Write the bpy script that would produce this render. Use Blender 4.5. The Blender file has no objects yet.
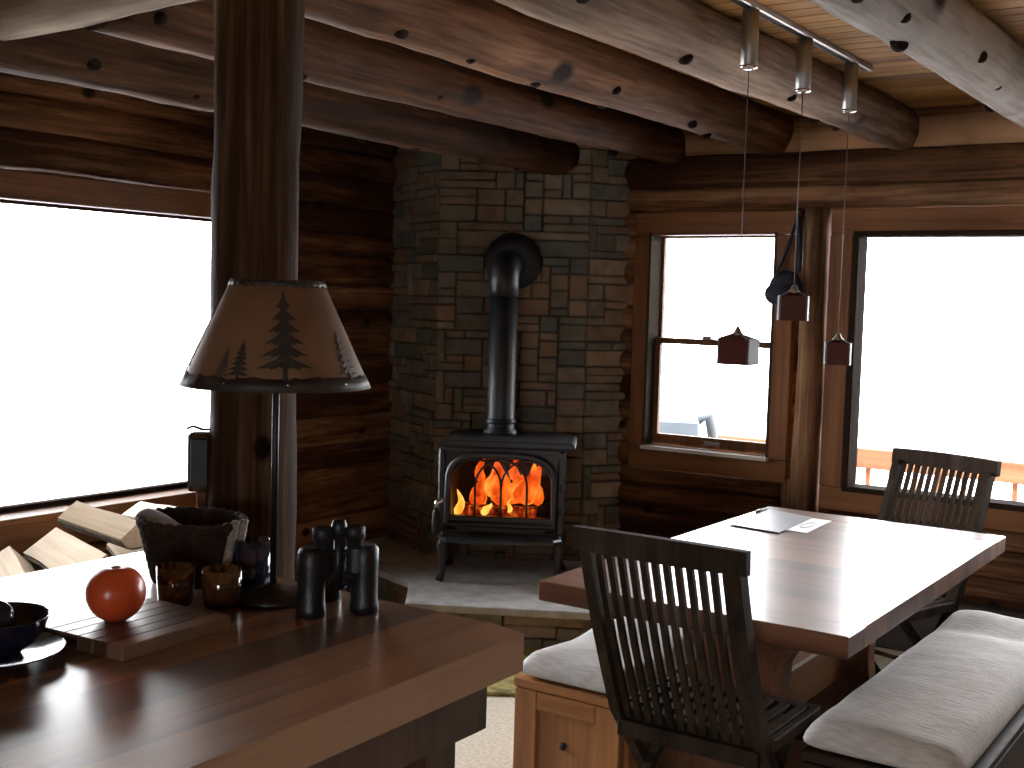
import bpy, bmesh, math, random
from mathutils import Vector, Matrix, noise
PI = math.pi
S = bpy.context.scene
COL = S.collection
rnd = random.Random(7)

# ------------------------------------------------------------------ helpers
def V(*a): return Vector(a)

class MB:
    """collects shapes; build() links them as ONE mesh object"""
    def __init__(self):
        self.bm = bmesh.new()
        self.tl = self.bm.faces.layers.float.new('tone')
        self.tone = 0.5
    def _mark(self, faces, smooth=False):
        for f in faces:
            f[self.tl] = self.tone; f.smooth = smooth
    def box(self, c, s, rot=None, bevel=0.0, taper=None, seg=1):
        m = Matrix.Translation(Vector(c))
        if rot is not None:
            m = m @ (rot.to_4x4() if isinstance(rot, Matrix) else Matrix.Rotation(rot, 4, 'Z'))
        hx, hy, hz = s[0]/2, s[1]/2, s[2]/2
        t = taper or 1.0
        vs = [self.bm.verts.new(m @ V(x*hx*(t if z > 0 else 1), y*hy*(t if z > 0 else 1), z*hz))
              for x, y, z in [(-1,-1,-1),(1,-1,-1),(1,1,-1),(-1,1,-1),(-1,-1,1),(1,-1,1),(1,1,1),(-1,1,1)]]
        fs = [self.bm.faces.new([vs[i] for i in q]) for q in
              [(0,3,2,1),(4,5,6,7),(0,1,5,4),(1,2,6,5),(2,3,7,6),(3,0,4,7)]]
        self._mark(fs)
        if bevel > 0:
            es = list({e for f in fs for e in f.edges})
            r = bmesh.ops.bevel(self.bm, geom=es, offset=bevel, segments=seg, affect='EDGES', profile=0.5)
            self._mark(r['faces'], seg > 1)
        return self
    def bar(self, a, b, w, h, up=(0,0,1), bevel=0.0):
        a, b = Vector(a), Vector(b); d = b-a; L = d.length; x = d.normalized()
        y = Vector(up).cross(x)
        if y.length < 1e-6: y = V(0,1,0).cross(x)
        y.normalize(); z = x.cross(y)
        rot = Matrix((x, y, z)).transposed()
        return self.box((a+b)/2, (L, w, h), rot, bevel)
    def rings(self, rings, caps=True, smooth=True, closed=True):
        vr = [[self.bm.verts.new(p) for p in r] for r in rings]
        fs = []; n = len(vr[0])
        for i in range(len(vr)-1):
            for j in range(n if closed else n-1):
                k = (j+1) % n
                fs.append(self.bm.faces.new((vr[i][j], vr[i][k], vr[i+1][k], vr[i+1][j])))
        self._mark(fs, smooth)
        if caps:
            c = [self.bm.faces.new(list(reversed(vr[0]))), self.bm.faces.new(vr[-1])]
            self._mark(c, False)
        return self
    def tube(self, pts, radii, n=10, caps=True, wob=None):
        pts = [Vector(p) for p in pts]
        if not hasattr(radii, '__len__'): radii = [radii]*len(pts)
        rs = []; up = None
        for i, p in enumerate(pts):
            d = (pts[min(i+1, len(pts)-1)] - pts[max(i-1, 0)]).normalized()
            if up is None:
                up = V(0,0,1) if abs(d.z) < .9 else V(0,1,0)
            x = up.cross(d)
            if x.length < 1e-5: x = V(1,0,0).cross(d)
            x.normalize(); y = d.cross(x); up = y
            r = radii[i]
            ring = []
            for k in range(n):
                a = 2*PI*k/n
                rr = r*(wob(i, a) if wob else 1)
                ring.append(p + x*math.cos(a)*rr + y*math.sin(a)*rr)
            rs.append(ring)
        return self.rings(rs, caps)
    def lathe(self, prof, c=(0,0,0), n=32, caps=True):
        c = Vector(c)
        return self.rings([[c + V(r*math.cos(2*PI*k/n), r*math.sin(2*PI*k/n), z) for k in range(n)] for r, z in prof], caps)
    def prism(self, poly, z0, z1, bevel=0.0):
        a = [self.bm.verts.new((p[0], p[1], z0)) for p in poly]; b = [self.bm.verts.new((p[0], p[1], z1)) for p in poly]
        n = len(poly)
        fs = [self.bm.faces.new(list(reversed(a))), self.bm.faces.new(b)]
        for i in range(n):
            j = (i+1) % n
            fs.append(self.bm.faces.new((a[i], a[j], b[j], b[i])))
        self._mark(fs)
        if bevel:
            es = list({e for f in fs for e in f.edges})
            r = bmesh.ops.bevel(self.bm, geom=es, offset=bevel, segments=1, affect='EDGES', profile=.5); self._mark(r['faces'])
        return self
    def face(self, pts, smooth=False):
        f = self.bm.faces.new([self.bm.verts.new(p) for p in pts]); self._mark([f], smooth); return self
    def ball(self, c, r, sc=(1,1,1), n=24, m=14, fn=None):
        c = Vector(c); rs = []
        for i in range(m+1):
            t = PI*(.004+.992*i/m)
            ring = []
            for k in range(n):
                a = 2*PI*k/n
                d = V(math.sin(t)*math.cos(a), math.sin(t)*math.sin(a), -math.cos(t))
                rr = r*(fn(d) if fn else 1)
                ring.append(c + V(d.x*rr*sc[0], d.y*rr*sc[1], d.z*rr*sc[2]))
            rs.append(ring)
        return self.rings(rs, True)
    def log(self, a, b, r0, r1=None, seed=0, n=14, step=.1, amp=.06, bow=0.0, flat=1.0):
        a, b = Vector(a), Vector(b); L = (b-a).length; k = max(3, int(L/step)); r1 = r0 if r1 is None else r1
        pts = []; rad = []
        for i in range(k+1):
            t = i/k
            p = a.lerp(b, t)
            p = p + V(noise.noise((t*L*.9, seed*3.1, 1.7)), noise.noise((t*L*.9, seed*3.1, 7.7)), noise.noise((t*L*.9, seed*3.1, 4.1)))*bow
            pts.append(p); rad.append(r0+(r1-r0)*t)
        def wob(i, ang):
            t = i/k*L
            fl = 1 if flat == 1 else 1/math.sqrt((math.cos(ang)/flat)**2 + math.sin(ang)**2)
            return fl*(1 + amp*noise.noise((t*2.3, math.cos(ang)*.9+seed*5.3, math.sin(ang)*.9)) + amp*.6*noise.noise((t*7, math.cos(ang)*2+seed*2.3, math.sin(ang)*2)))
        return self.tube(pts, rad, n, True, wob)
    def build(self, name, mat, parent=None, kind=None, subsurf=0):
        bmesh.ops.recalc_face_normals(self.bm, faces=self.bm.faces)
        me = bpy.data.meshes.new(name); self.bm.to_mesh(me); self.bm.free()
        if mat: me.materials.append(mat)
        o = bpy.data.objects.new(name, me); COL.objects.link(o)
        if parent: o.parent = parent
        if kind: o['kind'] = kind
        if subsurf:
            md = o.modifiers.new('sub', 'SUBSURF'); md.levels = subsurf; md.render_levels = subsurf
        return o

def tag(o, label, cat, group=None, kind=None):
    o['label'] = label; o['category'] = cat
    if group: o['group'] = group
    if kind: o['kind'] = kind
    return o
def thing(name, label, cat, loc=(0,0,0), rz=0.0, group=None, kind=None):
    o = bpy.data.objects.new(name, None); COL.objects.link(o); o.empty_display_size = .1
    o.location = loc; o.rotation_euler = (0, 0, rz)
    return tag(o, label, cat, group, kind)
def dup(root, loc, rz, label, rx=0.0, ry=0.0):
    def cp(o, parent):
        c = o.copy(); COL.objects.link(c)
        if parent: c.parent = parent
        for ch in [x for x in S.objects if x.parent == o]: cp(ch, c)
        return c
    r = cp(root, None); r.location = loc; r.rotation_euler = (rx, ry, rz); r['label'] = label
    return r

# ------------------------------------------------------------------ materials
def nodes(name):
    m = bpy.data.materials.new(name); m.use_nodes = True
    nt = m.node_tree; nt.nodes.clear()
    out = nt.nodes.new('ShaderNodeOutputMaterial'); b = nt.nodes.new('ShaderNodeBsdfPrincipled')
    nt.links.new(b.outputs[0], out.inputs[0])
    return m, nt, b
def N(nt, t, **kw):
    n = nt.nodes.new(t)
    for k, v in kw.items(): setattr(n, k, v)
    return n
def ramp(nt, fac, stops):
    r = N(nt, 'ShaderNodeValToRGB')
    els = r.color_ramp.elements
    while len(els) < len(stops): els.new(.5)
    for e, (p, c) in zip(els, stops): e.position = p; e.color = (*c, 1)
    nt.links.new(fac, r.inputs[0]); return r
def math_(nt, op, a, b=None, clamp=False):
    n = N(nt, 'ShaderNodeMath', operation=op, use_clamp=clamp)
    for i, v in enumerate((a, b)):
        if v is None: continue
        if hasattr(v, 'links') or hasattr(v, 'is_output'): nt.links.new(v, n.inputs[i])
        else: n.inputs[i].default_value = v
    return n.outputs[0]
def mixc(nt, fac, a, b, blend='MIX'):
    n = N(nt, 'ShaderNodeMix', data_type='RGBA', blend_type=blend)
    for sock, v in ((n.inputs[0], fac), (n.inputs[6], a), (n.inputs[7], b)):
        if hasattr(v, 'is_output'): nt.links.new(v, sock)
        elif isinstance(v, (int, float)): sock.default_value = v
        else: sock.default_value = (*v, 1)
    return n.outputs[2]

def plain(name, col, rough=.5, metal=0.0, spec=.5, coat=0.0, bump=0.0, bscale=60, var=0.0):
    m, nt, b = nodes(name)
    b.inputs['Roughness'].default_value = rough; b.inputs['Metallic'].default_value = metal
    b.inputs['Specular IOR Level'].default_value = spec; b.inputs['Coat Weight'].default_value = coat
    b.inputs['Coat Roughness'].default_value = .08
    tc = N(nt, 'ShaderNodeTexCoord'); nz = N(nt, 'ShaderNodeTexNoise'); nz.inputs['Scale'].default_value = bscale
    nz.inputs['Detail'].default_value = 4
    nt.links.new(tc.outputs['Object'], nz.inputs['Vector'])
    lo = tuple(c*(1-var) for c in col); hi = tuple(min(1, c*(1+var)) for c in col)
    r = ramp(nt, nz.outputs[0], [(.3, lo), (.7, hi)])
    nt.links.new(r.outputs[0], b.inputs['Base Color'])
    if bump:
        bp = N(nt, 'ShaderNodeBump'); bp.inputs['Strength'].default_value = bump; bp.inputs['Distance'].default_value = .005
        nt.links.new(nz.outputs[0], bp.inputs['Height']); nt.links.new(bp.outputs[0], b.inputs['Normal'])
    return m

def wood(name, axis, dark, mid, light, scale=9, stretch=.07, rough=.6, coat=0.0, knots=0.0, tone=0.0, bump=.25, spec=.4, crough=.1, patch=.35, kscale=3.2):
    m, nt, b = nodes(name)
    b.inputs['Roughness'].default_value = rough; b.inputs['Specular IOR Level'].default_value = spec
    b.inputs['Coat Weight'].default_value = coat; b.inputs['Coat Roughness'].default_value = crough
    tc = N(nt, 'ShaderNodeTexCoord')
    mp = N(nt, 'ShaderNodeMapping'); s = [1, 1, 1]; s['xyz'.index(axis)] = stretch
    mp.inputs['Scale'].default_value = s; nt.links.new(tc.outputs['Object'], mp.inputs['Vector'])
    vec = mp.outputs[0]
    at = N(nt, 'ShaderNodeAttribute', attribute_name='tone')
    if tone:
        cb = N(nt, 'ShaderNodeVectorMath', operation='ADD')
        sc = N(nt, 'ShaderNodeVectorMath', operation='SCALE'); sc.inputs[0].default_value = (3.1, 5.7, 4.3)
        nt.links.new(at.outputs['Fac'], sc.inputs['Scale']); nt.links.new(vec, cb.inputs[0]); nt.links.new(sc.outputs[0], cb.inputs[1])
        vec = cb.outputs[0]
    n1 = N(nt, 'ShaderNodeTexNoise'); n1.inputs['Scale'].default_value = scale; n1.inputs['Detail'].default_value = 6; n1.inputs['Roughness'].default_value = .62
    n1.inputs['Distortion'].default_value = .35
    nt.links.new(vec, n1.inputs['Vector'])
    n2 = N(nt, 'ShaderNodeTexNoise'); n2.inputs['Scale'].default_value = scale*7; n2.inputs['Detail'].default_value = 3
    nt.links.new(vec, n2.inputs['Vector'])
    f = math_(nt, 'ADD', math_(nt, 'MULTIPLY', n1.outputs[0], .75), math_(nt, 'MULTIPLY', n2.outputs[0], .25))
    if tone:
        f = math_(nt, 'ADD', f, math_(nt, 'MULTIPLY', math_(nt, 'SUBTRACT', at.outputs['Fac'], .5), tone))
    c = ramp(nt, f, [(.36, dark), (.5, mid), (.64, light)]).outputs[0]
    if patch:
        n3 = N(nt, 'ShaderNodeTexNoise'); n3.inputs['Scale'].default_value = 2.3; n3.inputs['Detail'].default_value = 4
        nt.links.new(tc.outputs['Object'], n3.inputs['Vector'])
        p = ramp(nt, n3.outputs[0], [(.35, (1-patch,)*3), (.62, (1, 1, 1))]).outputs[0]
        c = mixc(nt, 1.0, c, p, 'MULTIPLY')
    h = f
    if knots:
        vo = N(nt, 'ShaderNodeTexVoronoi'); vo.inputs['Scale'].default_value = kscale
        mk = N(nt, 'ShaderNodeMapping'); sk = [1, 1, 1]; sk['xyz'.index(axis)] = .75
        mk.inputs['Scale'].default_value = sk; nt.links.new(tc.outputs['Object'], mk.inputs['Vector'])
        nt.links.new(mk.outputs[0], vo.inputs['Vector'])
        k = ramp(nt, vo.outputs['Distance'], [(knots*.55, (0, 0, 0)), (knots, (1, 1, 1))]).outputs[0]
        c = mixc(nt, k, tuple(x*.35 for x in dark), c)
    nt.links.new(c, b.inputs['Base Color'])
    bp = N(nt, 'ShaderNodeBump'); bp.inputs['Strength'].default_value = bump; bp.inputs['Distance'].default_value = .01
    nt.links.new(h, bp.inputs['Height']); nt.links.new(bp.outputs[0], b.inputs['Normal'])
    return m

def emis(name, stops, strength, scale=9):
    m = bpy.data.materials.new(name); m.use_nodes = True; nt = m.node_tree; nt.nodes.clear()
    out = N(nt, 'ShaderNodeOutputMaterial'); e = N(nt, 'ShaderNodeEmission'); e.inputs['Strength'].default_value = strength
    tc = N(nt, 'ShaderNodeTexCoord'); nz = N(nt, 'ShaderNodeTexNoise'); nz.inputs['Scale'].default_value = scale; nz.inputs['Detail'].default_value = 3
    mp = N(nt, 'ShaderNodeMapping'); mp.inputs['Scale'].default_value = (1.6, 1.6, .7)
    nt.links.new(tc.outputs['Object'], mp.inputs['Vector']); nt.links.new(mp.outputs[0], nz.inputs['Vector'])
    r = ramp(nt, nz.outputs[0], stops); nt.links.new(r.outputs[0], e.inputs['Color']); nt.links.new(e.outputs[0], out.inputs[0])
    return m

def glass(name, tint=(1, 1, 1), ior=1.45, extra=0.0):
    m = bpy.data.materials.new(name); m.use_nodes = True; nt = m.node_tree; nt.nodes.clear()
    out = N(nt, 'ShaderNodeOutputMaterial'); t = N(nt, 'ShaderNodeBsdfTransparent'); t.inputs[0].default_value = (*tint, 1)
    g = N(nt, 'ShaderNodeBsdfGlossy'); g.inputs['Roughness'].default_value = .02
    fr = N(nt, 'ShaderNodeFresnel'); fr.inputs['IOR'].default_value = ior
    mx = N(nt, 'ShaderNodeMixShader'); nt.links.new(fr.outputs[0], mx.inputs[0])
    nt.links.new(t.outputs[0], mx.inputs[1]); nt.links.new(g.outputs[0], mx.inputs[2]); nt.links.new(mx.outputs[0], out.inputs[0])
    return m

M = {}
LD, LM, LL = (.055, .021, .009), (.20, .088, .038), (.44, .235, .12)
M['log_x'] = wood('log_wood_x', 'x', LD, LM, LL, 9, .07, .75, 0, .13, .3, .6, .12, patch=.45, kscale=4)
M['log_y'] = wood('log_wood_y', 'y', (.075, .030, .012), (.26, .115, .05), (.52, .29, .15), 9, .07, .75, 0, .13, .3, .6, .12, patch=.45, kscale=4)
M['beam_y'] = wood('beam_wood', 'y', (.05, .020, .008), (.17, .075, .031), (.38, .20, .098), 9, .06, .75, 0, .2, .34, .8, .10, kscale=3.6)
M['beam_y2'] = wood('greybrown_beam_wood', 'y', (.055, .030, .018), (.18, .105, .062), (.38, .26, .175), 9, .06, .75, 0, .22, .34, .9, .1, kscale=3.6)
M['beam_grey'] = wood('weathered_beam_wood', 'y', (.07, .05, .038), (.20, .155, .12), (.42, .36, .30), 9, .06, .75, 0, .22, .34, .9, .1, kscale=3.6)
M['beam_brown'] = wood('dark_beam_wood', 'y', (.035, .014, .006), (.12, .054, .025), (.25, .13, .068), 9, .06, .75, 0, .2, .34, .9, .1, kscale=3.6)
M['beam_x'] = wood('girder_wood', 'x', (.12, .075, .042), (.30, .20, .12), (.46, .33, .21), 9, .06, .75, 0, .15, .2, .7, .1)
M['post'] = wood('post_wood', 'z', (.018, .009, .005), (.06, .030, .015), (.17, .095, .052), 10, .04, .7, 0, .10, 0, .5, .05)
M['plank'] = wood('pine_ceiling', 'x', (.26, .13, .05), (.50, .26, .080), (.62, .36, .125), 8, .05, .6, 0, .05, .22, .12, .15, patch=.12)
M['trim'] = wood('trim_fir', 'x', (.12, .045, .016), (.20, .083, .032), (.27, .118, .048), 10, .05, .5, 0, .03, .1, .1, .2, patch=.2)
M['trim_z'] = wood('trim_fir_upright', 'z', (.12, .045, .016), (.20, .083, .032), (.27, .118, .048), 10, .05, .5, 0, .03, .1, .1, .2, patch=.2)
M['trim_y'] = wood('trim_fir_y', 'y', (.12, .045, .016), (.20, .083, .032), (.27, .118, .048), 10, .05, .5, 0, .03, .1, .1, .2, patch=.2)
M['table'] = wood('table_top_wood', 'x', (.085, .032, .017), (.16, .066, .035), (.23, .105, .058), 9, .05, .4, .42, 0, .3, .04, crough=.19, patch=.1)
M['table_y'] = wood('table_leg_wood', 'y', (.085, .032, .017), (.16, .066, .035), (.23, .105, .058), 9, .05, .35, .3, 0, .3, .05, patch=.1)
M['counter'] = wood('counter_wood', 'y', (.10, .044, .020), (.23, .108, .050), (.38, .195, .095), 9, .05, .40, 1.0, 0, .3, .05, crough=.22, patch=.15)
M['counter_leg'] = wood('counter_leg_wood', 'z', (.05, .022, .011), (.10, .046, .022), (.15, .07, .035), 9, .06, .5, .1, 0, .1, .05)
M['bench'] = wood('bench_oak', 'x', (.25, .095, .030), (.40, .17, .058), (.50, .235, .09), 10, .05, .4, .2, 0, .1, .08, patch=.12)
M['bench_z'] = wood('bench_oak_upright', 'z', (.25, .095, .030), (.40, .17, .058), (.50, .235, .09), 10, .05, .4, .2, 0, .1, .08, patch=.12)
M['dbench'] = wood('bench_dark_oak', 'x', (.016, .008, .004), (.03, .014, .007), (.05, .024, .012), 10, .05, .6, 0, 0, .1, .08, patch=.12)
M['chair'] = wood('weathered_teak', 'z', (.018, .011, .007), (.038, .025, .016), (.064, .044, .030), 12, .06, .7, 0, 0, 0, .1, .09, patch=.1)
M['board'] = wood('board_wood', 'y', (.07, .034, .019), (.12, .062, .036), (.18, .10, .06), 12, .05, .4, .1, 0, .5, .05, patch=0)
M['split'] = wood('split_wood', 'x', (.50, .37, .24), (.70, .56, .40), (.80, .68, .53), 9, .06, .8, 0, 0, .2, .5, patch=.1)
M['bark'] = plain('bark', (.10, .075, .055), .9, bump=.8, bscale=25, var=.5)
M['carpet'] = plain('carpet', (.55, .50, .41), .95, spec=.1, bump=1.0, bscale=70, var=.2)
M['iron'] = plain('cast_iron', (.016, .018, .022), .40, .0, .6, bump=.12, bscale=180, var=.1)
M['pillar_log'] = wood('pillar_log_wood', 'z', (.06, .024, .01), (.19, .085, .038), (.42, .24, .13), 8, .06, .7, 0, .14, .2, .5, .15, patch=.5)
M['pipe'] = plain('stove_pipe_steel', (.012, .014, .018), .45, .1, .6, var=.05)
M['black'] = plain('matte_black', (.012, .012, .013), .55, var=.2)
M['firebrick'] = plain('sooty_firebrick', (.05, .04, .034), .9, bump=.3, bscale=30, var=.4)
M['chrome'] = plain('chrome', (.75, .75, .75), .15, 1.0)
M['nickel'] = plain('brushed_nickel', (.36, .35, .32), .45, 1.0)
M['slate'] = plain('hearth_slate', (.40, .40, .39), .55, bump=.35, bscale=14, var=.25)
M['cushion'] = None
M['paper'] = plain('white_paper', (.82, .83, .84), .7, var=.02)
M['folder'] = plain('grey_folder', (.30, .31, .35), .35, var=.03)
M['navy'] = plain('navy_glaze', (.012, .014, .032), .12, 0, .6, .5, var=.1)
M['tomato'] = plain('tomato_skin', (.60, .085, .022), .32, 0, .4, .1, bscale=5, var=.18)
M['tomato_stem'] = plain('tomato_stem_scar', (.22, .16, .06), .8, var=.2)
M['amber'] = plain('amber_glass', (.05, .018, .006), .08, 0, .7, .5, var=.3)
M['rubber'] = plain('binocular_rubber', (.009, .009, .010), .42, 0, .45, bump=.2, bscale=220, var=.2)
M['lens'] = plain('binocular_lens', (.02, .02, .05), .05, 0, .9)
M['lamp_iron'] = plain('lamp_bronze', (.018, .014, .012), .4, .5, .5, var=.2)
M['shade'] = plain('parchment_shade', (.17, .092, .052), .6, bscale=12, var=.12)
M['shade_dark'] = plain('shade_print', (.022, .016, .012), .6, var=.2)
M['shade_mid'] = plain('shade_print_brown', (.075, .045, .03), .6, var=.2)
M['wicker'] = plain('dark_wicker', (.034, .021, .014), .8, spec=.12, bump=.6, bscale=80, var=.4)
M['rope'] = plain('pale_twine', (.28, .24, .20), .8, bump=.5, bscale=120, var=.25)
M['cloth_grey'] = plain('grey_cloth', (.27, .28, .31), .7, bscale=20, var=.1)
M['cap'] = plain('cap_navy_cloth', (.014, .017, .03), .85, bump=.2, bscale=200, var=.2)
M['red_glass'] = plain('red_glass_panel', (.075, .017, .011), .5, 0, .15, 0, var=.1)
M['pale_glass'] = plain('pale_glass_edge', (.16, .15, .155), .6, spec=.06, var=.04)
M['cord'] = plain('clear_cord', (.13, .12, .115), .4, var=.1)
M['snow'] = plain('snow', (.80, .82, .85), .9, bscale=3, var=.04)
M['deck'] = wood('deck_boards', 'x', (.22, .12, .07), (.33, .19, .115), (.43, .27, .17), 9, .05, .7, 0, 0, .2, .1)
M['cedar'] = wood('cedar_rail', 'x', (.24, .105, .055), (.34, .16, .085), (.42, .21, .12), 9, .05, .6, 0, 0, .1, .1, patch=.1)
M['tarp'] = plain('blue_grey_tarp', (.11, .15, .185), .6, bscale=6, var=.12)
M['grey_post'] = plain('porch_post_paint', (.22, .22, .23), .7, var=.05)
M['plaster'] = plain('rear_wall_boards', (.12, .07, .04), .7, bscale=4, var=.2)
M['dark_strip'] = plain('dark_strip_brown', (.035, .026, .022), .5, var=.1)
M['liner_tan'] = plain('jamb_liner_tan', (.055, .044, .032), .9, spec=.02, var=.05)
M['pane'] = glass('window_glass')
M['stove_glass'] = glass('stove_glass', (.93, .88, .82), 1.35)
M['dark_reveal_gasket'] = plain('gasket_reveal_shade', (.028, .018, .013), .9, spec=.02)  # pane edging; its dark tone is also painted shade on the large window's reveal
M['sill_white'] = plain('sash_track_vinyl', (.62, .60, .55), .4, var=.03)
M['fire'] = emis('fire', [(.33, (.45, .02, .002)), (.47, (.95, .11, .009)), (.58, (1, .22, .02)), (.72, (1, .45, .08))], 1.15, 11)
M['fire_hot'] = emis('fire_hot', [(.3, (1, .28, .02)), (.6, (1, .62, .12))], 1.6, 16)
M['ember'] = emis('embers', [(.35, (.03, .004, .001)), (.52, (.35, .02, .003)), (.66, (1, .2, .02))], .7, 26)
M['knot'] = plain('dark_knot', (.018, .011, .008), .9, spec=.05, bump=.5, bscale=60, var=.4)
M['charred'] = plain('charred_log', (.022, .016, .013), .9, bump=.8, bscale=30, var=.5)

def cushion_mat():
    m, nt, b = nodes('cushion_woven_cloth'); b.inputs['Roughness'].default_value = .9; b.inputs['Specular IOR Level'].default_value = .15
    tc = N(nt, 'ShaderNodeTexCoord'); mp = N(nt, 'ShaderNodeMapping'); mp.inputs['Scale'].default_value = (16, 90, 40)
    nt.links.new(tc.outputs['Object'], mp.inputs['Vector'])
    nz = N(nt, 'ShaderNodeTexNoise'); nz.inputs['Scale'].default_value = 1.6; nz.inputs['Detail'].default_value = 5
    nt.links.new(mp.outputs[0], nz.inputs['Vector'])
    r = ramp(nt, nz.outputs[0], [(.3, (.48, .47, .46)), (.5, (.59, .58, .57)), (.7, (.66, .65, .64))])
    nt.links.new(r.outputs[0], b.inputs['Base Color'])
    bp = N(nt, 'ShaderNodeBump'); bp.inputs['Strength'].default_value = .5; bp.inputs['Distance'].default_value = .006
    nt.links.new(nz.outputs[0], bp.inputs['Height']); nt.links.new(bp.outputs[0], b.inputs['Normal'])
    return m
M['cushion'] = cushion_mat()

def stone_mat():
    m, nt, b = nodes('ledgestone'); b.inputs['Roughness'].default_value = .8
    at = N(nt, 'ShaderNodeAttribute', attribute_name='tone')
    c = ramp(nt, at.outputs['Fac'], [(0, (.16, .165, .14)), (.25, (.24, .225, .165)), (.45, (.30, .235, .155)), (.62, (.34, .22, .135)), (.8, (.21, .20, .18)), (1, (.42, .31, .20))]).outputs[0]
    tc = N(nt, 'ShaderNodeTexCoord'); nz = N(nt, 'ShaderNodeTexNoise'); nz.inputs['Scale'].default_value = 13; nz.inputs['Detail'].default_value = 7
    nt.links.new(tc.outputs['Object'], nz.inputs['Vector'])
    v = ramp(nt, nz.outputs[0], [(.3, (.6, .6, .6)), (.7, (1.0, 1.0, 1.0))]).outputs[0]
    nt.links.new(mixc(nt, 1.0, c, v, 'MULTIPLY'), b.inputs['Base Color'])
    bp = N(nt, 'ShaderNodeBump'); bp.inputs['Strength'].default_value = .7; bp.inputs['Distance'].default_value = .02
    nt.links.new(nz.outputs[0], bp.inputs['Height']); nt.links.new(bp.outputs[0], b.inputs['Normal'])
    return m
M['stone'] = stone_mat()

def rug_mat():
    m, nt, b = nodes('mossy_rug'); b.inputs['Roughness'].default_value = .95
    tc = N(nt, 'ShaderNodeTexCoord'); nz = N(nt, 'ShaderNodeTexNoise'); nz.inputs['Scale'].default_value = 14; nz.inputs['Detail'].default_value = 5
    nt.links.new(tc.outputs['Object'], nz.inputs['Vector'])
    r = ramp(nt, nz.outputs[0], [(.36, (.09, .085, .022)), (.5, (.24, .19, .05)), (.62, (.34, .27, .09)), (.72, (.17, .2, .06))])
    nt.links.new(r.outputs[0], b.inputs['Base Color'])
    bp = N(nt, 'ShaderNodeBump'); bp.inputs['Strength'].default_value = .8; nt.links.new(nz.outputs[0], bp.inputs['Height']); nt.links.new(bp.outputs[0], b.inputs['Normal'])
    return m
M['rug'] = rug_mat()

# ------------------------------------------------------------------ camera
yaw, pit, rol = math.radians(34.2005), math.radians(3.9788), math.radians(-1.6410)
F = V(-math.sin(yaw)*math.cos(pit), math.cos(yaw)*math.cos(pit), -math.sin(pit))
R0 = V(math.cos(yaw), math.sin(yaw), 0); U0 = R0.cross(F)
Rv = R0*math.cos(rol) - U0*math.sin(rol); Uv = R0*math.sin(rol) + U0*math.cos(rol)
cd = bpy.data.cameras.new('camera'); cam = bpy.data.objects.new('camera', cd); COL.objects.link(cam)
mw = Matrix((Rv, Uv, -F)).transposed().to_4x4(); mw.translation = V(0, 0, 1.55); cam.matrix_world = mw
cd.sensor_width = 36; cd.lens = 36*1207.57/1024; cd.clip_start = .02; cd.clip_end = 500
S.camera = cam

# ------------------------------------------------------------------ room shell
XL, YD, XR, YB, CZ = -4.42, 5.60, 2.4, -3.2, 2.47
def struct(o, label=None):
    o['kind'] = 'structure'; return o
b = MB(); b.box(((XL+XR)/2, (YB+YD)/2, -.05), (XR-XL+.6, YD-YB+.6, .1)); b.build('floor', M['carpet'], kind='structure')
b = MB()
y = YB
while y < YD:
    b.tone = rnd.random(); b.box(((XL+XR)/2, y+.0455, CZ+.012), (XR-XL+.3, .0875, .024), bevel=.004); y += .091
b.tone = .1; b.box(((XL+XR)/2, (YB+YD)/2, CZ+.06), (XR-XL+.6, YD-YB+.6, .07))
b.build('ceiling', M['plank'], kind='structure')

def openings_segments(lo, hi, z0, z1, ops):
    segs = [(lo, hi)]
    for (a, c, oz0, oz1) in ops:
        if oz0 < (z0+z1)/2 < oz1:
            ns = []
            for s in segs:
                if c <= s[0] or a >= s[1]: ns.append(s)
                else:
                    if s[0] < a: ns.append((s[0], a))
                    if s[1] > c: ns.append((c, s[1]))
            segs = ns
    return segs
def wall_back(b, axis, lo, hi, pos, thick, ops):
    """backing slab with rectangular openings (strips between every opening edge)"""
    zs = sorted({-.05, CZ+.05} | {o[2] for o in ops} | {o[3] for o in ops})
    for z0, z1 in zip(zs[:-1], zs[1:]):
        for s0, s1 in openings_segments(lo, hi, z0, z1, ops):
            c = ((s0+s1)/2, pos, (z0+z1)/2) if axis == 'x' else (pos, (s0+s1)/2, (z0+z1)/2)
            s = (s1-s0, thick, z1-z0) if axis == 'x' else (thick, s1-s0, z1-z0)
            b.box(c, s)

# window openings: (from, to, z0, z1)
W1 = (1.95, 4.24, .60, 1.905); H1 = (1.7, 4.55, .5, 2.0)
W2 = (-2.905, -2.245, .80, 1.93); H2 = (-3.0, -2.21, .77, 1.97)
W3 = (-1.881, .03, .695, 1.915); H3 = (-1.985, .1, .62, 2.0)
zsR = [0, .13, .25, .375, .50, .61, .70, .82, .94, 1.06, 1.18, 1.30, 1.42, 1.54, 1.66, 1.78, 1.90, 2.03, 2.14, 2.30, 2.47]
zsL = [0, .12, .23, .345, .455, .62, .754, .903, 1.062, 1.226, 1.34, 1.471, 1.606, 1.762, 1.88, 2.024, 2.179, 2.32, 2.47]
b = MB(); b.tone = .2
wall_back(b, 'x', XL-.3, XR+.3, YD+.14, .16, [H2, H3])
tw2 = (-3.03, -2.16, .70, 2.02); tw3 = (-1.99, .12, .60, 2.02); tcol = (-2.2, -1.95, 0, 2.02)
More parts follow.
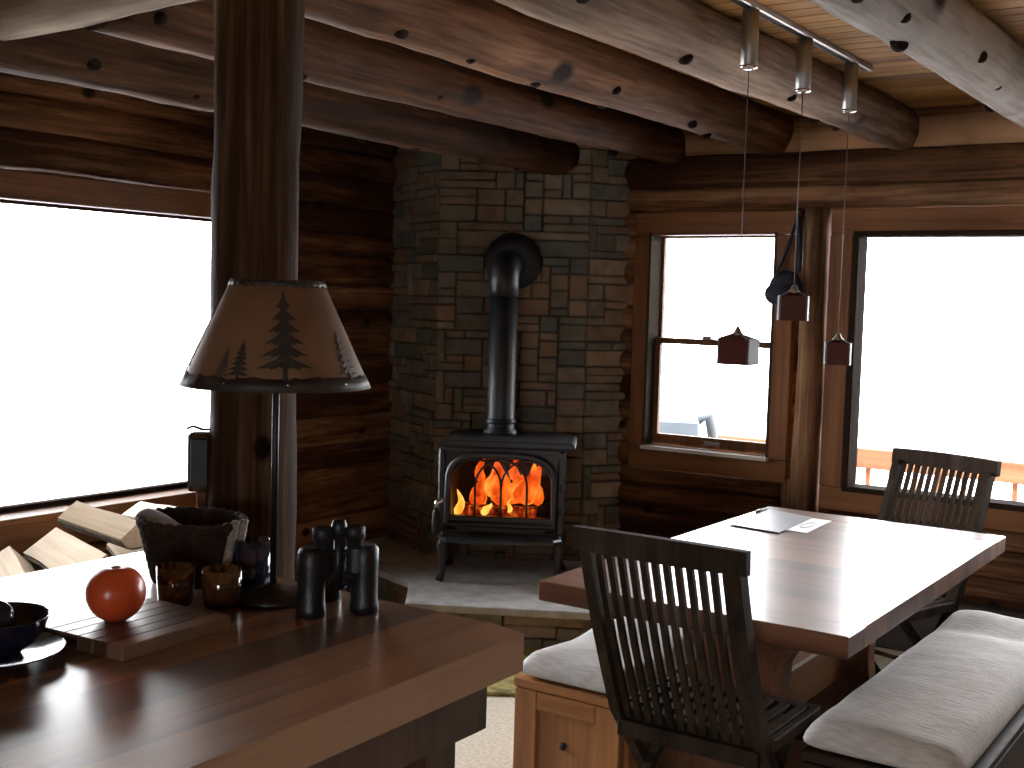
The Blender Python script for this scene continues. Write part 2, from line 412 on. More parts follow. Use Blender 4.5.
for i, (z0, z1) in enumerate(zip(zsR[:-1], zsR[1:])):
    b.tone = rnd.random()
    r = (z1-z0)/2*1.1
    for s0, s1 in openings_segments(-3.4, XR, z0, z1, [tw2, tw3, tcol]):
        b.log((s0, YD+.03, (z0+z1)/2), (s1, YD+.03, (z0+z1)/2), r, r, seed=i+3*s0, n=20, step=.07, amp=.10, bow=.014, flat=.62)
b.build('wall_right', M['log_x'], kind='structure')
b = MB(); b.tone = .2
wall_back(b, 'y', YB-.3, YD+.3, XL-.14, .16, [H1])
tw1 = (1.83, 4.36, .46, 2.0)
for i, (z0, z1) in enumerate(zip(zsL[:-1], zsL[1:])):
    b.tone = rnd.random()
    r = (z1-z0)/2*1.1
    for s0, s1 in openings_segments(YB, YD-.1, z0, z1, [tw1]):
        b.log((XL-.03, s0, (z0+z1)/2), (XL-.03, s1, (z0+z1)/2), r, r, seed=i*1.7+s0+20, n=20, step=.07, amp=.10, bow=.014, flat=.62)
b.build('wall_left', M['log_y'], kind='structure')
W4 = (-2.4, 2.2, .9, 2.1)
b = MB(); wall_back(b, 'x', XL-.3, XR+.3, YB-.1, .2, [(.1, 1.5, 1.0, 1.9)]); b.build('wall_rear', M['plaster'], kind='structure')  # unseen opening added behind the camera to let in fill daylight
b = MB(); wall_back(b, 'y', YB-.3, YD+.3, XR+.1, .2, []); b.build('wall_east', M['plaster'], kind='structure')

# ------------------------------------------------------------------ windows
def rect_frame_x(b, x0, x1, z0, z1, w, y, t, wz=None, bevel=.004):
    wt = wz or w
    b.box(((x0+x1)/2, y, z1-wt/2), (x1-x0, t, wt), bevel=bevel); b.box(((x0+x1)/2, y, z0+wt/2), (x1-x0, t, wt), bevel=bevel)
    for x in (x0+w/2, x1-w/2): b.box((x, y, (z0+z1)/2), (w, t, z1-z0-2*wt), bevel=bevel)
# picture window, left wall
w = thing('window_1', 'wide overexposed picture window in the left log wall', 'window', (XL, 3.1, .6), kind='structure'); w.location = (0, 0, 0)
b = MB()
y0, y1 = W1[0], W1[1]
b.box((XL+.03, (y0+y1)/2, 1.95), (.07, y1-y0+.22, .115), bevel=.006)            # head casing
b.box((XL+.03, (y0+y1)/2, .528), (.07, y1-y0+.22, .125), bevel=.006)            # apron casing
for yy in (y0-.06, y1+.06): b.box((XL+.03, yy, 1.24), (.07, .11, 1.31), bevel=.006)
b.build('casing', M['trim_y'], w)
b = MB()
b.box((XL-.06, (y0+y1)/2, .598), (.26, y1-y0, .03), bevel=.004)
b.build('sill', M['trim_y'], w)
b = MB()
b.box((XL-.10, (y0+y1)/2, 1.90), (.05, y1-y0, .03)); b.box((XL-.10, (y0+y1)/2, .62), (.05, y1-y0, .028))
for yy in (y0+.012, y1-.012): b.box((XL-.10, yy, 1.26), (.05, .024, 1.26))
b.build('dark_reveal_gasket', M['dark_reveal_gasket'], w)
b = MB(); b.box((XL-.10, (y0+y1)/2, 1.26), (.006, y1-y0-.02, 1.27)); b.build('pane', M['pane'], w)
# double hung window
w = thing('window_2', 'tall double hung window beside the stone chimney', 'window', kind='structure')
b = MB()
b.box(((tw2[0]+tw2[1])/2, YD-.015, 1.96), (tw2[1]-tw2[0], .05, .115), bevel=.005)
b.box(((tw2[0]+tw2[1])/2, YD-.015, .755), (tw2[1]-tw2[0], .05, .105), bevel=.005)
b.build('casing', M['trim'], w)
b = MB()
b.box((-2.985, YD-.015, 1.355), (.095, .05, 1.09), bevel=.005); b.box((-2.214, YD-.015, 1.355), (.105, .05, 1.09), bevel=.005)
b.build('side_casing', M['trim_z'], w)
b = MB()
b.box((-2.61, YD+.02, 1.912), (.70, .07, .016)); 
b.box((-2.60, YD-.02, .810), (.69, .1, .018))
b.build('sash_stop', M['sill_white'], w)
b = MB(); b.box((-2.942, YD+.015, 1.36), (.014, .115, 1.11)); b.box((-2.262, YD+.015, 1.36), (.012, .115, 1.11)); b.build('jamb_liner', M['liner_tan'], w)
b = MB(); rect_frame_x(b, -2.951, -2.286, 1.345, 1.921, .027, YD+.10, .035, .027); us = b.build('upper_sash', M['trim_z'], w)
b = MB(); b.box((-2.618, YD+.10, 1.63), (.62, .005, .54)); b.build('pane', M['pane'], us)
b = MB(); rect_frame_x(b, -2.934, -2.276, .818, 1.378, .028, YD+.055, .035, .03); b.box((-2.605, YD+.055, .856), (.61, .035, .04), bevel=.004); ls = b.build('lower_sash', M['trim_z'], w)
b = MB(); b.box((-2.605, YD+.055, 1.10), (.61, .005, .50)); b.build('pane', M['pane'], ls)
b = MB(); b.box((-2.585, YD+.03, .848), (.09, .02, .022), bevel=.005); b.build('sash_lift', M['nickel'], ls)
b = MB(); b.box((-2.64, YD+.05, 1.385), (.05, .05, .02), bevel=.006); b.build('sash_lock', M['nickel'], ls)
# picture window, right wall
w = thing('window_3', 'large overexposed picture window above the dining table end', 'window', kind='structure')
b = MB()
cx = (tw3[0]+tw3[1])/2
b.box((cx, YD-.015, 1.96), (tw3[1]-tw3[0], .06, .115), bevel=.006); b.box((cx, YD-.015, .655), (tw3[1]-tw3[0], .06, .11), bevel=.006)
b.build('casing', M['trim'], w)
b = MB()
b.box((-1.9365, YD-.015, 1.305), (.111, .06, 1.19), bevel=.006); b.box((.055, YD-.015, 1.305), (.125, .06, 1.19), bevel=.006)
b.build('side_casing', M['trim_z'], w)
b = MB(); rect_frame_x(b, W3[0], W3[1], W3[2], W3[3], .028, YD+.018, .135, .026); b.build('dark_reveal_gasket', M['dark_reveal_gasket'], w)  # deepened past the pane edge: dark colour paints shade over the casing's inner sides
b = MB(); b.box(((W3[0]+W3[1])/2, YD+.065, 1.305), (W3[1]-W3[0]-.04, .006, 1.18)); b.build('pane', M['pane'], w)
# upright half log and boards between the two windows
b = MB(); b.log((-2.075, YD+.012, 0), (-2.075, YD+.012, 2.03), .074, .066, seed=91, amp=.12, bow=.012); b.log((-2.155, YD+.005, 0), (-2.155, YD+.005, .72), .04, .04, seed=92)
b.build('trim_1', M['pillar_log'], kind='structure')
b = MB(); b.box((-.6, YD-.06, .13), (2.6, .09, .26), bevel=.01); b.box((-.6, YD-.11, .215), (2.56, .012, .03)); b.build('dark_strip_right', M['dark_strip'], kind='structure')  # dark boxed strip with a thin lip along the foot of the wall

# ------------------------------------------------------------------ beams, girder, post
beams = [(-.995, 2.252, 1.6, .106, 'pale grey knotty ceiling log crossing the upper right corner of the view'),
         (-1.705, 2.278, 2.1, .104, 'ceiling log directly beside the pendant lighting track'),
         (-2.31, 2.285, 2.1, .116, 'thick reddish knotty ceiling log, second from the lighting track'),
         (-2.865, 2.255, 2.13, .106, 'ceiling log running above the stove, resting on the girder log'),
         (-3.375, 2.195, 1.86, .118, 'ceiling log nearest the stone chimney and left wall')]
for i, (x, zb, y0, r, lab) in enumerate(beams):
    b = MB(); b.tone = (.75, .6, .45, .35, .3)[i]
    b.log((x, y0, zb+r), (x, YD+.02 if i < 4 else 5.36, zb+r), r*1.03, r*.97, seed=40+i*7, n=20, step=.07, amp=.09, bow=.012)
    rr = random.Random(100+i)
    o = b.build('ceiling_log', M[('beam_grey', 'beam_y2', 'beam_y', 'beam_brown', 'beam_brown')[i]])
    tag(o, lab, 'beam', 'log beams under the plank ceiling', 'thing')
    for k in range(9):
        a = -PI/2 + rr.uniform(-1.1, 1.1); yy = 2.1 + (k+rr.random())*.38
        if yy > YD-.2: continue
        d = V(math.cos(a), 0, math.sin(a)); c = V(x, yy, zb+r) + d*r*.93
        kb = MB()
        kr = rr.uniform(.016, .026)
        kb.ball(c, kr, (1, 1.35, 1), 10, 6)
        ko = kb.build('knot', M['knot'], o)
b = MB(); b.log((-4.4, 2.10, 2.325), (-1.5, 2.10, 2.39), .088, .092, seed=77, n=20, step=.07, amp=.10, bow=.015)
tag(b.build('girder_log', M['beam_x']), 'pale crosswise log over the top left window, carried by the log post', 'beam', 'log beams under the plank ceiling', 'thing')
b = MB(); b.log((-2.222, 2.108, 0), (-2.196, 2.10, 2.30), .112, .104, seed=55, n=24, step=.07, amp=.09, bow=.012)
post = tag(b.build('log_post', M['post']), 'upright round log post behind the table lamp', 'post', None, 'thing')
px = thing('wall_box', 'small dark box with hooked top fixed on the window side of the log post', 'box', (-2.30, 2.03, 1.06))
fd = V(-.56, .83, 0); rd = V(.83, .56, 0); ang = math.radians(34)
b = MB(); b.box((.015, 0, .07), (.085, .05, .145), ang, bevel=.006); b.build('case', M['post'], px)
b = MB(); b.box((.02, -.028, .07), (.045, .01, .12), ang, bevel=.003); b.build('front_panel', M['black'], px)
b = MB(); b.tube([(-.035, -.02, .150), (-.02, -.012, .156), (.0, 0, .148), (.03, .015, .152), (.05, .03, .150)], .004, 6); b.build('wire_hook', M['lamp_iron'], px)
b = MB(); b.box((.03, .005, -.09), (.075, .03, .18), ang, bevel=.006); b.build('backing_board', M['trim_z'], px)

# ------------------------------------------------------------------ stone chimney and hearth
def stone_facet(b, p0, p1, z0, z1, depth, seed, cw=.05, ch=.043):
    rr = random.Random(seed)
    p0, p1 = Vector(p0), Vector(p1); d = p1-p0; L = d.length; d.normalize(); n = V(d.y, -d.x)   # outward to the room
    nx = max(1, int(round(L/cw))); nz = max(1, int(round((z1-z0)/ch))); cw = L/nx; ch = (z1-z0)/nz
    occ = [[False]*nx for _ in range(nz)]
    ang = math.atan2(d.y, d.x)
    for j in range(nz):
        for i in range(nx):
            if occ[j][i]: continue
            h = rr.choice([1, 1, 1, 2, 2, 2, 2]); w = rr.choice([2, 3, 4, 5, 6, 7])
            if rr.random() < .05: h, w = rr.choice([3, 4]), 1
            h = min(h, nz-j)
            k = 0
            while k < w and i+k < nx and not occ[j][i+k]: k += 1
            w = k
            if i+w < nx and (i+w == nx-1): w = w+1 if not occ[j][i+w] else w
            while h > 1 and any(occ[j+q][i+p] for q in range(h) for p in range(w)): h -= 1
            for q in range(h):
                for p in range(w): occ[j+q][i+p] = True
            b.tone = rr.random()
            u0, u1 = i*cw+.002, (i+w)*cw-.002; v0, v1 = z0+j*ch+.002, z0+(j+h)*ch-.002
            pr = rr.uniform(.0, .028)
            c2 = p0 + d*((u0+u1)/2) + n*(pr/2 - depth/2)
            rot = Matrix.Rotation(ang+rr.uniform(-.02, .02), 3, 'Z') @ Matrix.Rotation(rr.uniform(-.012, .012), 3, 'Y')
            b.box((c2.x, c2.y, (v0+v1)/2), (u1-u0, depth+pr, v1-v0), rot, bevel=.006)
A, B_, C_, E_ = (-4.46, 5.30), (-3.90, 5.02), (-3.22, 5.415), (-3.10, 5.62)
b = MB()
stone_facet(b, A, B_, .0, CZ, .06, 3); stone_facet(b, B_, C_, .0, CZ, .06, 4); stone_facet(b, C_, E_, .0, CZ, .06, 5)
b.tone = 0
def inset(p, q): return p
b.prism([(-4.46, 5.37), (-3.89, 5.085), (-3.25, 5.455), (-3.14, 5.66), (-4.46, 5.66)], 0, CZ)
tag(b.build('stone_chimney', M['stone']), 'faceted corner chimney of stacked brown and grey ledgestone behind the stove', 'chimney', None, 'thing')

hearth = thing('hearth', 'raised stone hearth under the black wood stove', 'hearth', (-3.3, 4.75, 0)); hx, hy = 3.3, -4.75
def hp(l): return [(x+hx, y+hy) for x, y in l]
slab = [(-4.365, 4.69), (-3.571, 4.438), (-3.325, 4.10), (-2.57, 4.515), (-2.72, 5.0), (-2.95, 5.55), (-3.12, 5.55), (-3.18, 5.36), (-3.90, 4.96), (-4.365, 5.2)]
b = MB(); b.prism(hp(slab), .165, .20, bevel=.004); b.build('slab', M['slate'], hearth)
b = MB()
bs = hp([(-4.38, 4.76), (-3.56, 4.50), (-3.29, 4.18), (-2.66, 4.535), (-2.78, 5.0), (-3.0, 5.5)])
for k, (p, q) in enumerate(zip(bs[:-1], bs[1:])): stone_facet(b, p, q, .0, .165, .09, 60+k, .06, .055)
b.tone = 0; b.prism([(p[0]*.95-.02, p[1]*.95+.03) for p in bs]+hp([(-3.1, 5.5), (-3.88, 5.05), (-4.36, 5.3)]), 0.0, .16)
b.build('stone_base', M['stone'], hearth)

# ------------------------------------------------------------------ wood stove (local: front is -y)
st = thing('wood_stove', 'black cast iron wood stove with arched glass door and lit fire', 'stove', (-3.294, 4.844, .20), math.radians(30))
def ring_frame(b, inner, outer, y0, y1):
    n = len(inner)
    rs = [[V(p[0], y0, p[1]) for p in outer], [V(p[0], y0, p[1]) for p in inner], [V(p[0], y1, p[1]) for p in inner], [V(p[0], y1, p[1]) for p in outer], [V(p[0], y0, p[1]) for p in outer]]
    return b.rings(rs, caps=False, smooth=False)
def arch(cx, hw, z0, zs, zt, n=14):
    pts = [(cx-hw, z0), (cx-hw, (z0+zs)/2)]
    for i in range(n+1):
        a = PI - PI*i/n
        ca, sa = math.cos(a), math.sin(a)
        e = .62
        pts.append((cx + hw*math.copysign(abs(ca)**e, ca), zs + (zt-zs)*abs(sa)**e))
    pts += [(cx+hw, (z0+zs)/2), (cx+hw, z0), (cx+hw/2, z0), (cx, z0), (cx-hw/2, z0)]
    return pts
fy = -.20
inner = arch(-.02, .235, .325, .47, .60)
outer = []
for p in inner:
    dx, dz = p[0]+.02, p[1]-.43
    s = min(.275/abs(dx) if abs(dx) > 1e-6 else 9, (.215 if dz > 0 else .175)/abs(dz) if abs(dz) > 1e-6 else 9)
    outer.append((-.02+dx*s, .43+dz*s))
b = MB()
b.box((-.02, .225, .445), (.55, .03, .40)); b.box((-.02, 0, .245), (.56, .42, .03), bevel=.004)
for sx in (-.29, .25): b.box((sx, .01, .445), (.03, .42, .40), bevel=.004)
ring_frame(b, inner, outer, fy-.012, fy+.02)
for sx in (-.302, .262): b.box((sx, fy+.005, .445), (.035, .05, .40), bevel=.008)
b.box((-.02, .0, .638), (.57, .43, .03), bevel=.006)
b.build('body', M['iron'], st)
b = MB()
b.box((-.02, .19, .44), (.50, .02, .36)); b.box((-.02, 0, .275), (.50, .38, .03)); b.box((-.265, 0, .44), (.015, .38, .36)); b.box((.225, 0, .44), (.015, .38, .36))
b.build('firebox', M['firebrick'], st)
b = MB()
tp = [(-.318, -.235), (.325, -.235), (.325, .15), (.26, .25), (-.26, .25), (-.318, .15)]
b.rings([[V(x*.97, y*.97, .652) for x, y in tp], [V(x, y, .662) for x, y in tp], [V(x*.985, y*.985, .680) for x, y in tp], [V(x*.95, y*.95, .687) for x, y in tp]], True, False)
b.build('top_plate', M['iron'], st)
# ash lip
b = MB()
lip = [(-.30, -.17), (-.31, -.24), (-.27, -.285), (-.15, -.305), (0, -.31), (.12, -.305), (.24, -.285), (.275, -.24), (.265, -.17)]
b.rings([[V(x*.98, y*.97, .206) for x, y in lip], [V(x, y, .214) for x, y in lip], [V(x, y, .228) for x, y in lip], [V(x*.97, y*.97, .236) for x, y in lip]], True, False)
b.box((-.02, -.19, .222), (.56, .08, .05), bevel=.006)
b.build('ash_lip', M['iron'], st)
for sx in (-1, 1):
    for sy in (-1, 1):
        b = MB(); x0 = -.02+sx*.262; y0 = sy*.165
        pts = [(x0-sx*.05, y0, .235), (x0, y0, .215), (x0+sx*.02, y0+sy*.012, .17), (x0+sx*.012, y0+sy*.008, .09), (x0+sx*.016, y0+sy*.012, .03), (x0+sx*.028, y0+sy*.02, .0)]
        b.tube(pts, [.035, .032, .026, .018, .016, .022], 10); b.build('leg', M['iron'], st)
# door
dr = MB()
path = arch(-.02, .252, .29, .47, .622, 18)
pp = [V(p[0], fy-.028, p[1]) for p in path]; pp.append(pp[0].copy())
dr.tube(pp, .016, 8, False)
dr.box((-.02, fy-.02, .305), (.50, .02, .045), bevel=.004)
door = dr.build('door', M['iron'], st)
b = MB(); b.face([V(p[0], fy-.012, p[1]) for p in inner]); b.build('door_glass', M['stove_glass'], door)
b = MB()
for x in (-.1425, -.02, .1025): b.tube([(x, fy-.022, .315), (x, fy-.022, .47)], .0055, 6)
for c in (-.1425, -.02, .1025):
    b.tube([(c+.1225*math.cos(PI*i/14), fy-.022, .47+.128*math.sin(PI*i/14)) for i in range(15)], .0055, 6)
b.build('tracery', M['iron'], door)
b = MB()
b.tube([(-.275, fy-.03, .402), (-.295, fy-.055, .400), (-.318, fy-.06, .39), (-.322, fy-.058, .365)], [.011, .011, .013, .010], 8)
hd = b.build('door_handle', M['chrome'], door)
b = MB(); b.lathe([(.008, 0), (.015, .01), (.019, .05), (.016, .10), (.010, .125)], (-.322, fy-.055, .24), 12); b.build('grip', M['black'], hd)
for zz in (.36, .47):
    b = MB(); b.lathe([(.004, -.018), (.009, -.014), (.009, .014), (.004, .018)], (.266, fy-.03, zz), 10); b.build('hinge', M['iron'], door)
b = MB(); b.box((.10, fy-.035, .293), (.035, .008, .012), bevel=.002); b.build('badge', M['chrome'], door)

# stove pipe
sp = thing('stove_pipe', 'black flue pipe rising from the stove top and elbowing into the stone', 'stove pipe', (-3.393, 4.90, .885), math.radians(30))
b = MB(); b.lathe([(.085, 0), (.085, .018), (.072, .03), (.070, .05), (.070, .70)], (0, 0, 0), 28); b.build('pipe', M['pipe'], sp)
b = MB()
el = [(0, 0, .68), (0, 0, .75)] + [(0, .09-.09*math.cos(a), .75+.09*math.sin(a)) for a in [PI/2*i/6 for i in range(1, 7)]] + [(0, .36, .84)]
b.tube(el, .0725, 24); b.build('elbow', M['pipe'], sp)
b = MB(); b.lathe([(.085, 0), (.146, .0), (.146, .02), (.085, .03)], (0, 0, 0), 32)
th = b.build('wall_thimble', M['black'], sp); th.rotation_euler = (PI/2, 0, 0); th.location = (.02, .285, .862)
b = MB(); b.lathe([(.074, 0), (.078, .004), (.078, .02), (.074, .024)], (0, 0, .055), 28); b.build('pipe_collar', M['pipe'], sp)

# fire
def flame(b, c, h, r, seed, lean=0):
    rr = random.Random(seed); pts = []; rad = []
    for i in range(9):
        t = i/8
        pts.append(V(c[0]+lean*t*h+.012*math.sin(t*5+seed), c[1]+.008*math.sin(t*4+seed*2), c[2]+t*h))
        rad.append(max(.0012, r*(math.sin(min(1, t*2.6+.28)*PI/2))*(1-t)**.75))
    b.tube(pts, rad, 10, True, lambda i, a: 1+.22*noise.noise((i*.7, math.cos(a)*1.3+seed, math.sin(a)*1.3)))
fire = thing('fire', 'orange flames burning behind the arched stove glass', 'fire', (-3.294, 4.844, .20), math.radians(30))
for (x, y_, z_, h, r, ln, mat) in [(-.075, -.06, .40, .175, .060, .15, 'fire'), (-.055, -.03, .36, .15, .055, .35, 'fire'), (-.13, -.05, .35, .135, .045, -.1, 'fire'), (.06, -.06, .38, .185, .050, .5, 'fire'), (.085, -.05, .37, .20, .050, .25, 'fire'), (.03, -.02, .36, .15, .045, .2, 'fire'),
        (-.135, .0, .46, .13, .026, 0, 'fire'), (.025, .02, .47, .12, .028, .1, 'fire'),
        (-.23, -.12, .315, .12, .022, 0, 'fire_hot'), (-.095, -.11, .315, .06, .022, .2, 'fire_hot'), (.0, -.11, .33, .07, .012, .4, 'fire_hot'), (.13, -.03, .36, .15, .03, .1, 'fire')]:
    b = MB(); flame(b, (x, y_, z_), h, r*1.25, x*37+h*11, ln); b.build('flame', M[mat], fire)
for k, (a, c, r) in enumerate([((-.24, -.06, .325), (.14, -.075, .322), .038), ((-.2, .06, .33), (.2, .03, .33), .045), ((-.17, -.02, .385), (.17, .03, .37), .035)]):
    b = MB(); b.log(a, c, r, r*.9, seed=k+200, n=12, step=.04, amp=.3)
    o = b.build('burning_log', M['ember'] if k == 0 else M['charred'])
    o.location = (-3.294, 4.844, .20); o.rotation_euler = (0, 0, math.radians(30))
    tag(o, ['glowing ember covered log at the front of the stove fire', 'charred log at the back of the stove fire', 'charred log lying on top in the stove fire'][k], 'log', 'logs burning in the stove')

# hearth rug
b = MB()
rp = thing('hearth_rug', 'mottled yellow green rug on the floor in front of the hearth', 'rug', (-2.83, 4.02, 0), math.radians(32))
b.box((0, .03, .008), (1.7, .62, .014), bevel=.004); b.build('pile', M['rug'], rp)

# ------------------------------------------------------------------ dining table
T = thing('dining_table', 'glossy reddish brown trestle dining table under the three pendant lamps', 'table', (-1.394, 3.738, 0))
b = MB(); yy = -.72
k = 0
while yy < .719:
    b.tone = rnd.random(); b.box((0, yy+.045, .720), (.905, .0896, .056)); yy += .09; k += 1
top = b.build('tabletop', M['table'], T)
for sy in (-1, 1):
    b = MB(); b.tone = .6; b.box((0, sy*.787, .7195), (.907, .134, .058), bevel=.003)
    b.build('breadboard_end', M['table'], T)
for sy in (-1, 1):
    b = MB(); y_ = sy*.42
    b.box((0, y_, .655), (.62, .09, .07), bevel=.006)
    b.rings([[V(x, y_+dy, z) for x, dy in ((-w, -.035), (w, -.035), (w, .035), (-w, .035))] for z, w in ((.07, .20), (.16, .14), (.35, .12), (.52, .14), (.62, .20))], True, False)
    b.box((0, y_, .035), (.64, .10, .07), bevel=.01)
    b.build('trestle', M['table_y'], T)
b = MB(); b.box((.0, 0, .345), (.10, .92, .15), bevel=.008); b.build('stretcher', M['trim_y'], T)
b = MB()
for sx in (-.33, .33): b.box((sx, 0, .675), (.025, 1.3, .045), bevel=.003)
b.build('apron_rail', M['table_y'], T)
# papers
def sheet(name, pts, z, mat, lift=0.0):
    b = MB(); b.prism([(p[0], p[1]) for p in pts], z, z+.0025); return b.build(name, mat)
tag(sheet('paper_sheet', [(-1.75, 4.14), (-1.515, 4.125), (-1.53, 4.43), (-1.75, 4.44)], .7492, M['paper']), 'white sheet of paper half covered by the grey folder', 'paper')
b = MB(); ring = [V(-1.565+.018*math.cos(a), 4.27+.06*math.sin(a), .7522) for a in [2*PI*i/20 for i in range(21)]]
b.tube(ring, .0018, 5, False)
sh = [o for o in S.objects if o.name == 'paper_sheet'][0]
b.build('printed_oval', M['folder'], sh)
tag(sheet('folder', [(-1.80, 4.08), (-1.588, 4.05), (-1.609, 4.432), (-1.825, 4.50)], .7522, M['folder']), 'grey folder lying on the far corner of the dining table', 'folder')
pn = thing('pen', 'dark pen lying on the grey folder', 'pen', (-1.812, 4.43, .7592), math.radians(93))
b = MB(); b.tube([(-.065, 0, 0), (.045, 0, 0)], .0045, 8); b.build('barrel', M['black'], pn)
b = MB(); b.tube([(.045, 0, 0), (.066, 0, 0), (.072, 0, 0)], [.0042, .003, .0008], 8); b.build('tip', M['nickel'], pn)
b = MB(); b.bar((-.063, 0, .0058), (-.02, 0, .0058), .003, .0016); b.build('clip', M['nickel'], pn)

# ------------------------------------------------------------------ dining chairs (face +y)
def back_y(z):
    t = (z-.44)/.53; return -.135-.21*t-.012*math.sin(PI*max(0, min(1, t)))
def make_chair(label, loc, rz):
    c = thing('dining_chair', label, 'chair', loc, rz, 'dark slatted dining chairs')
    # top rail, slightly curved
    b = MB(); rs = []
    for i in range(9):
        x = -.24+.48*i/8; cy = back_y(.94)-.012*(1-(x/.24)**2)
        zt = .972+.004*(1-(x/.24)**2); zb = .912
        rs.append([V(x, cy-.016, zb), V(x, cy+.010, zb), V(x, cy+.006, zt), V(x, cy-.022, zt)])
    b.rings(rs, True, False); b.build('top_rail', M['chair'], c)
    for sx in (-1, 1):
        b = MB(); rs = []
        for z in (.0, .15, .30, .44, .55, .7, .82, .925):
            if z >= .44: yy = back_y(z)
            else: yy = -.135 + (.44-z)/.44*.36
            x = sx*.208; w = .022 if z > .3 else .020
            rs.append([V(x-.015, yy-w, z), V(x+.015, yy-w, z), V(x+.015, yy+w, z), V(x-.015, yy+w, z)])
        b.rings(rs, True, False); b.build('stile', M['chair'], c)
        b = MB(); rs = []
        for z, yy in ((0, -.24), (.15, -.10), (.30, .06), (.42, .19)):
            x = sx*.176
            rs.append([V(x-.013, yy-.02, z), V(x+.013, yy-.02, z), V(x+.013, yy+.02, z), V(x-.013, yy+.02, z)])
        b.rings(rs, True, False); b.build('leg', M['chair'], c)
    for k in range(12):
        b = MB(); x = -.193+(k+.5)*.386/12; rs = []
        for z in (.42, .53, .66, .80, .915):
            yy = back_y(z); rs.append([V(x-.0085, yy-.007, z), V(x+.0085, yy-.007, z), V(x+.0085, yy+.007, z), V(x-.0085, yy+.007, z)])
        b.rings(rs, True, False); b.build('back_slat', M['chair'], c)
    b = MB(); b.box((0, back_y(.44)+.0, .392), (.41, .026, .044), bevel=.004); b.build('lower_back_rail', M['chair'], c)
    b = MB()
    b.box((0, .222, .425), (.46, .036, .036), bevel=.004); b.box((0, -.105, .425), (.38, .03, .034), bevel=.004)
    for sx in (-1, 1): b.box((sx*.222, .065, .425), (.024, .33, .036), bevel=.004)
    b.box((0, .02, .40), (.40, .03, .02)); b.build('seat_frame', M['chair'], c)
    for k in range(9):
        b = MB(); x = -.19+k*.38/8; b.box((x, .055, .436), (.030, .34, .014), bevel=.003); b.build('seat_slat', M['chair'], c)
    b = MB(); b.tube([(-.205, -.07, .17), (.205, -.07, .17)], .010, 8); b.build('stretcher', M['chair'], c)
    return c
ch = make_chair('dark slat back chair at the near end of the table, its back to the view', (-1.355, 3.0, 0), 0)
dup(ch, (-1.393, 4.73, 0), math.radians(162), 'dark slat back chair at the far table end, in front of the large window')

# ------------------------------------------------------------------ benches and cushions
def bench(label, x0, x1, y0, y1, h, m, mz, knob):
    w, l = x1-x0, y1-y0
    c = thing('bench', label, 'bench', ((x0+x1)/2, (y0+y1)/2, 0), 0, 'wooden chest benches along the table')
    b = MB(); b.box((0, 0, h-.014), (w+.012, l+.012, .028), bevel=.004); b.build('lid', m, c)
    b = MB(); b.box((0, 0, (h-.03)/2), (w-.02, l-.024, h-.03)); b.build('body', mz, c)
    for sy in (-1, 1):
        y_ = sy*(l/2-.006); hh = h-.03
        for sx in (-1, 1):
            b = MB(); b.box((sx*(w/2-.04), y_, hh/2), (.08, .024, hh), bevel=.003); b.build('end_stile', mz, c)
        b = MB(); b.box((0, y_, hh-.0275), (w-.16, .024, .055), bevel=.003); b.build('end_rail', m, c)
        b = MB(); b.box((0, y_, .05), (w-.16, .024, .10), bevel=.003); b.build('end_rail', m, c)
        b = MB(); b.box((0, y_-sy*.009, hh/2+.02), (w-.16, .012, hh-.155)); b.build('end_panel', mz, c)
        if knob:
            b = MB(); b.ball((-.01, y_+sy*.003, .225), .012, (1, .7, 1), 12, 8); b.build('knob', M['black'], c)
    for sx in (-1, 1):
        b = MB(); b.box((sx*(w/2-.006), 0, (h-.03)/2), (.02, l-.1, h-.03), bevel=.003); b.build('side_board', m, c)
    return c
bench('light oak chest bench left of the table, knob on its end panel', -2.0, -1.635, 3.01, 4.55, .405, M['bench'], M['bench_z'], True)
bench('dark wooden bench right of the table under the long cushion', -1.075, -.665, 2.98, 4.46, .405, M['dbench'], M['dbench'], False)
